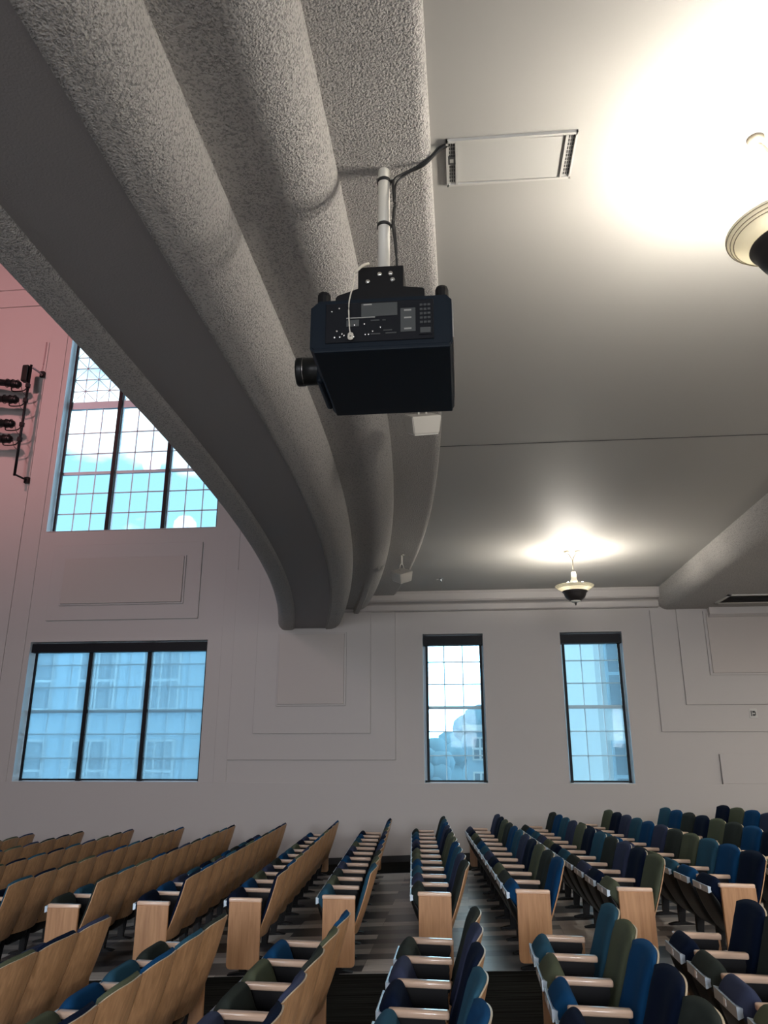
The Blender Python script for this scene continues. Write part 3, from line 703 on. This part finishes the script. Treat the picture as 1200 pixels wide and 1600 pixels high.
# lens barrel towards the stage
bm = bmesh.new(); lathe(bm, [(0.0, -0.152), (0.060, -0.150), (0.066, -0.160), (0.075, -0.160), (0.077, -0.150), (0.077, -0.120), (0.074, -0.118), (0.074, 0.0), (0.085, 0.01), (0.085, 0.03)], 40, (x0, 0.205, 0.150), 'x'); ln = link('lens', bm, M_blackplastic, pr, True)
bm = bmesh.new(); lathe(bm, [(0.0755, -0.124), (0.078, -0.122), (0.0755, -0.120)], 40, (x0, 0.205, 0.150), 'x', close=True); link('lens_ring', bm, M_chrome, ln, True)
link('front_bezel', bbox(x0-0.03, x0+0.01, 0.06, 0.40, 0.01, 0.30, 0.02, 3), M_projector, pr)
for fx in (x0+0.055, x1-0.045):
    bm = bmesh.new(); lathe(bm, [(0.032, 0.0), (0.032, 0.06), (0.028, 0.072), (0.015, 0.078), (0.0, 0.079)], 12, (fx, y0+0.05, 0.262)); link('foot', bm, M_blackmetal, pr)
mb = empty('projector_mount', (PX, PY, 3.955), 0, 'black steel bracket joining the white pipe to the projector top', 'bracket')
bm = bmesh.new(); prism(bm, [(-.235, -.01), (.205, -.01), (.205, .11), (.195, .12), (.09, .135), (-.12, .135), (-.225, .10), (-.235, .085)], -0.16, 0.16, 'y'); link('base_plate', bm, M_blackmetal, mb)
link('yoke', bbox(-0.13, 0.10, -0.12, 0.10, 0.08, 0.285, 0.006, 2), M_blackmetal, mb)
for (a, z) in ((-.020, .235), (.035, .237), (-.080, .195), (.045, .200)):
    bm = bmesh.new(); lathe(bm, [(0.0, -0.010), (0.010, -0.009), (0.013, -0.004), (0.014, 0.0)], 14, (a, -0.120, z), 'y'); link('bolt', bm, M_chrome, mb, True)
sf = bmesh.new(); tube(sf, spline([(PX-0.075, 3.28, 4.245), (PX-0.10, 3.245, 4.21), (PX-0.135, 3.215, 4.15)], 5), 0.007, 8)
tube(sf, spline([(PX-0.135, 3.215, 4.15), (PX-0.135, 3.17, 4.05), (PX-0.148, 3.135, 3.93), (PX-0.145, 3.135, 3.81), (PX-0.138, 3.132, 3.755)], 6), 0.0035, 8)
for i in range(3):
    tube(sf, [(PX-0.138+0.012*cos(t*0.7+i), 3.130, 3.755+0.012*sin(t*0.7+i)-0.006*i) for t in range(10)], 0.003, 6)
tag(link('safety_cable', sf, M_wirerope, None, True), 'pale wire safety cable looping down the projector connector side', 'cable')
# signal cables from the ceiling box to the pole
bm = bmesh.new()
tube(bm, spline([(0.015, 3.33, 4.99), (-0.03, 3.34, 4.975), (-0.10, 3.37, 4.93), (-0.19, 3.40, 4.90), (-0.25, 3.41, 4.885), (-0.285, 3.405, 4.85), (-0.288, 3.40, 4.78), (-0.282, 3.39, 4.68), (-0.290, 3.39, 4.56), (-0.280, 3.39, 4.45), (-0.272, 3.39, 4.36), (-0.268, 3.39, 4.24)], 6), 0.007, 8)
tube(bm, spline([(0.015, 3.335, 4.99), (-0.04, 3.35, 4.97), (-0.12, 3.38, 4.912), (-0.20, 3.41, 4.90), (-0.262, 3.42, 4.86), (-0.280, 3.41, 4.80), (-0.277, 3.40, 4.70), (-0.284, 3.40, 4.58), (-0.276, 3.39, 4.47), (-0.27, 3.395, 4.38)], 6), 0.006, 8)
tube(bm, spline([(0.01, 3.325, 4.992), (-0.04, 3.34, 4.985), (-0.08, 3.36, 4.955), (-0.16, 3.39, 4.917), (-0.235, 3.415, 4.90), (-0.27, 3.41, 4.87)], 6), 0.005, 8)
tag(link('signal_cables', bm, M_cable, None, True), 'black cables running from the white ceiling box down the projector pipe', 'cable')
# ceiling box
cb_ = empty('ceiling_box', (0.345, 3.47, ZC), 0, 'white rectangular cable box recessed in the smooth ceiling beside the projector', 'ceiling box')
bm = bmesh.new()
for (a, b_, c_, d) in ((-.345, .345, -.17, -.155), (-.345, .345, .155, .17), (-.345, -.335, -.17, .17), (.335, .345, -.17, .17), (-.295, -.285, -.16, .16), (.285, .295, -.16, .16)): box(bm, a, b_, c_, d, -0.018, 0.002)
link('frame', bm, M_box, cb_)
bm = bmesh.new(); prism(bm, [(-.284, -.006), (.268, -.018), (.268, -.012), (-.284, .0)], -.150, .150, 'y'); link('cover_panel', bm, M_box, cb_)
for nm, a in (('vent_grille', -.335), ('vent_grille', .295)):
    bm = bmesh.new(); box(bm, a, a+0.04, -.155, .155, -0.008, -0.004)
    for i in range(3):
        for j in range(11): box(bm, a+0.006+i*0.0115, a+0.013+i*0.0115, -.145+j*0.0268, -.145+j*0.0268+0.02, -0.0095, -0.0075, 1)
    link(nm, bm, None, cb_, mats=[M_box, M_slot])
bm = bbox(-.336, -.296, -0.055, 0.0, -0.016, -0.006); link('socket', bm, M_slot, cb_); link('socket_insert', bbox(-.326, -.306, -0.04, -0.015, -0.018, -0.014), M_lightlabel, cb_)

# ------------------------------------------------------------------ speakers under the arch
def speaker(x, y, zt, rz, tilt, label):
    r = empty('loudspeaker', (x, y, zt), rz, label, 'speaker', 'small white loudspeakers under the arch')
    bm = bmesh.new(); T = Matrix.Translation((0, 0, -0.33)) @ Matrix.Rotation(-rz, 4, 'Z') @ Matrix.Rotation(tilt, 4, 'X') @ Matrix.Rotation(rz, 4, 'Z')
    pts = [(-.13, -.13), (.13, -.13), (.13, .13), (-.13, .13)]
    A = [bm.verts.new(T @ Vector((p[0]*.86, p[1]*.86, -.085))) for p in pts]; B = [bm.verts.new(T @ Vector((p[0], p[1], .07))) for p in pts]
    bm.faces.new(A); bm.faces.new(B[::-1])
    for i in range(4): bm.faces.new((A[i], B[i], B[(i+1) % 4], A[(i+1) % 4]))
    bmesh.ops.bevel(bm, geom=bm.edges[:], offset=0.008, segments=2, affect='EDGES'); link('cabinet', bm, M_spk, r)
    bm = bmesh.new(); box(bm, -.105, .105, -.105, .105, -.092, -.086)
    bmesh.ops.transform(bm, matrix=T, verts=bm.verts[:]); link('speaker_grille', bm, M_box, r)
    bm = bmesh.new(); box(bm, -.02, .02, -.05, .05, -.012, .004); box(bm, -.015, .015, -.012, .012, -.16, 0); tube(bm, [(-.01, 0, -.14), (-.035, 0, -.19), (-.035, 0, -.27)], .009, 8); tube(bm, [(.01, 0, -.14), (.035, 0, -.19), (.035, 0, -.27)], .009, 8)
    link('bracket', bm, M_spk, r)
speaker(-0.27, 6.05, ZD3, radians(20), radians(30), 'white angular loudspeaker partly hidden behind the black projector')
speaker(-0.90, 11.9, ZD3, radians(42), radians(32), 'white angular loudspeaker near the far end of the arch')
sk = bmesh.new(); lathe(sk, [(0.045, 0.0), (0.045, -0.006), (0.018, -0.012), (0.014, -0.05), (0.022, -0.055), (0.0, -0.06)], 20); box(sk, -0.09, -0.02, -0.01, 0.01, -0.02, -0.008)
o = tag(link('sprinkler_head', sk, M_chrome, None, False, (-0.33, 14.0, ZC)), 'tiny metal sprinkler head on the ceiling near the far arch end', 'sprinkler')
# air vent in the balcony soffit
av = empty('air_vent', (5.45, 14.42, 4.60), 0, 'rectangular metal air vent in the low soffit at the right edge', 'vent')
bm = bmesh.new()
for (a, b_, c_, d) in ((-.69, -.63, -.40, .40), (.63, .69, -.40, .40), (-.69, .69, -.40, -.34), (-.69, .69, .34, .40)): box(bm, a, b_, c_, d, -0.02, 0.004)
link('frame', bm, M_box, av)
bm = bmesh.new(); box(bm, -.64, .64, -.35, .35, -0.006, 0.002); link('backing', bm, M_slot, av)
bm = bmesh.new()
for i in range(9): prism(bm, [(-.34+i*0.075, -.018), (-.335+i*0.075, -.018), (-.30+i*0.075, -.006), (-.305+i*0.075, -.006)], -.63, .63, 'x')
link('louvre', bm, M_soffit, av)
# wall socket
wp = empty('wall_plate', (5.41, YW-0.035, 2.615), 0, 'small grey outlet plate on the wall right of the narrow windows', 'outlet')
link('plate', bbox(-.07, .07, -0.012, 0.004, -.085, .085, 0.004, 1), M_box, wp)
bm = bmesh.new(); box(bm, -.045, -.03, -.02, -.010, -.05, .05); box(bm, -.015, .03, -.02, -.010, .01, .045); box(bm, -.015, .03, -.02, -.010, -.045, -.01); box(bm, .03, .042, -.02, -.010, -.03, .03); link('insert', bm, M_slot, wp)

# ------------------------------------------------------------------ stage lighting pole on the wall
LX, LY = -9.69, 15.02
lp = empty('lighting_pole', (LX, LY, 7.75), 0, 'black vertical pipe bracketed to the pink-lit wall at the left edge', 'pole')
bm = bmesh.new(); tube(bm, [(0, 0, 0), (0, 0, 2.72)], 0.03, 12); link('pipe', bm, M_blackmetal, lp, True)
for z, s in ((0.03, 1), (2.68, 1)):
    bm = bmesh.new(); tube(bm, [(0, 0, z), (0.06, 0.38, z)], 0.022, 8); box(bm, 0.01, 0.11, 0.36, 0.46, z-0.07, z+0.07); link('wall_bracket', bm, M_blackmetal, lp)
link('dimmer_box', bbox(-0.17, -0.03, -0.07, 0.07, 2.30, 2.70, 0.015, 2), M_blackplastic, lp)
def stage_light(z, dz, L_, label):
    r = empty('stage_light', (LX-0.06, LY-0.02, z), 0, label, 'stage light', 'stage lights clamped to the wall pipe')
    d = math.atan2(dz, 0.6); T = Matrix.Rotation(d, 4, 'Y')
    bm = bmesh.new(); lathe(bm, [(0.0, -0.10), (0.06, -0.12), (0.085, -0.17), (0.095, -0.30), (0.085, -0.34), (0.088, -0.44), (0.075, -0.46), (0.080, -0.70), (0.095, -0.72), (0.095, -L_), (0.085, -L_), (0.08, -L_+0.03), (0.0, -L_+0.03)], 20, (0, 0, 0), 'x')
    bmesh.ops.transform(bm, matrix=T, verts=bm.verts[:]); link('barrel', bm, M_blackplastic, r, True)
    bm = bmesh.new()
    for x in (-0.19, -0.31, -0.45): lathe(bm, [(0.092, x-0.006), (0.105, x-0.004), (0.105, x+0.004), (0.092, x+0.006)], 20, (0, 0, 0), 'x', close=True)
    bmesh.ops.transform(bm, matrix=T, verts=bm.verts[:]); link('cooling_ring', bm, M_blackmetal, r)
    bm = bmesh.new(); tube(bm, spline([(0.06, 0.02, -0.02), (-0.04, 0.02, -0.13), (-0.28, 0.0, -0.14), (-0.33, 0, -0.05)], 5), 0.014, 6); box(bm, 0.02, 0.10, -0.03, 0.05, -0.06, 0.04); link('yoke', bm, M_blackmetal, r)
    bm = bmesh.new(); tube(bm, spline([(-0.10, 0, 0.03), (-0.06, -0.04, -0.08), (-0.02, -0.02, -0.2), (0.05, 0, -0.26)], 5), 0.007, 6); link('power_cord', bm, M_cable, r, True)
    bm = bmesh.new(); tube(bm, [(-0.20, -0.10, 0.0), (-0.20, -0.06, 0.09), (-0.20, 0.03, 0.11)], 0.006, 5); link('lens_mark', bm, M_lightlabel, r)
stage_light(9.95, 0.10, 1.0, 'topmost black stage light on the wall pipe at the left edge')
stage_light(9.58, 0.05, 1.0, 'second black stage light from the top of the wall pipe')
stage_light(8.98, 0.05, 1.0, 'third black stage light from the top of the wall pipe')
stage_light(8.62, 0.02, 1.0, 'lowest black stage light on the wall pipe at the left edge')
bm = bmesh.new(); tube(bm, spline([(LX+0.02, LY, 10.42), (LX+0.10, 15.3, 10.38), (-9.70, 15.44, 10.43), (-9.67, 15.45, 10.6), (-9.66, 15.45, 10.95), (-9.66, 15.45, 11.3)], 6), 0.02, 8)
tag(link('power_conduit', bm, mat('painted_conduit', (0.32, 0.24, 0.24), 0.6), None, True), 'thin conduit curving up the wall from the lighting pipe', 'conduit')
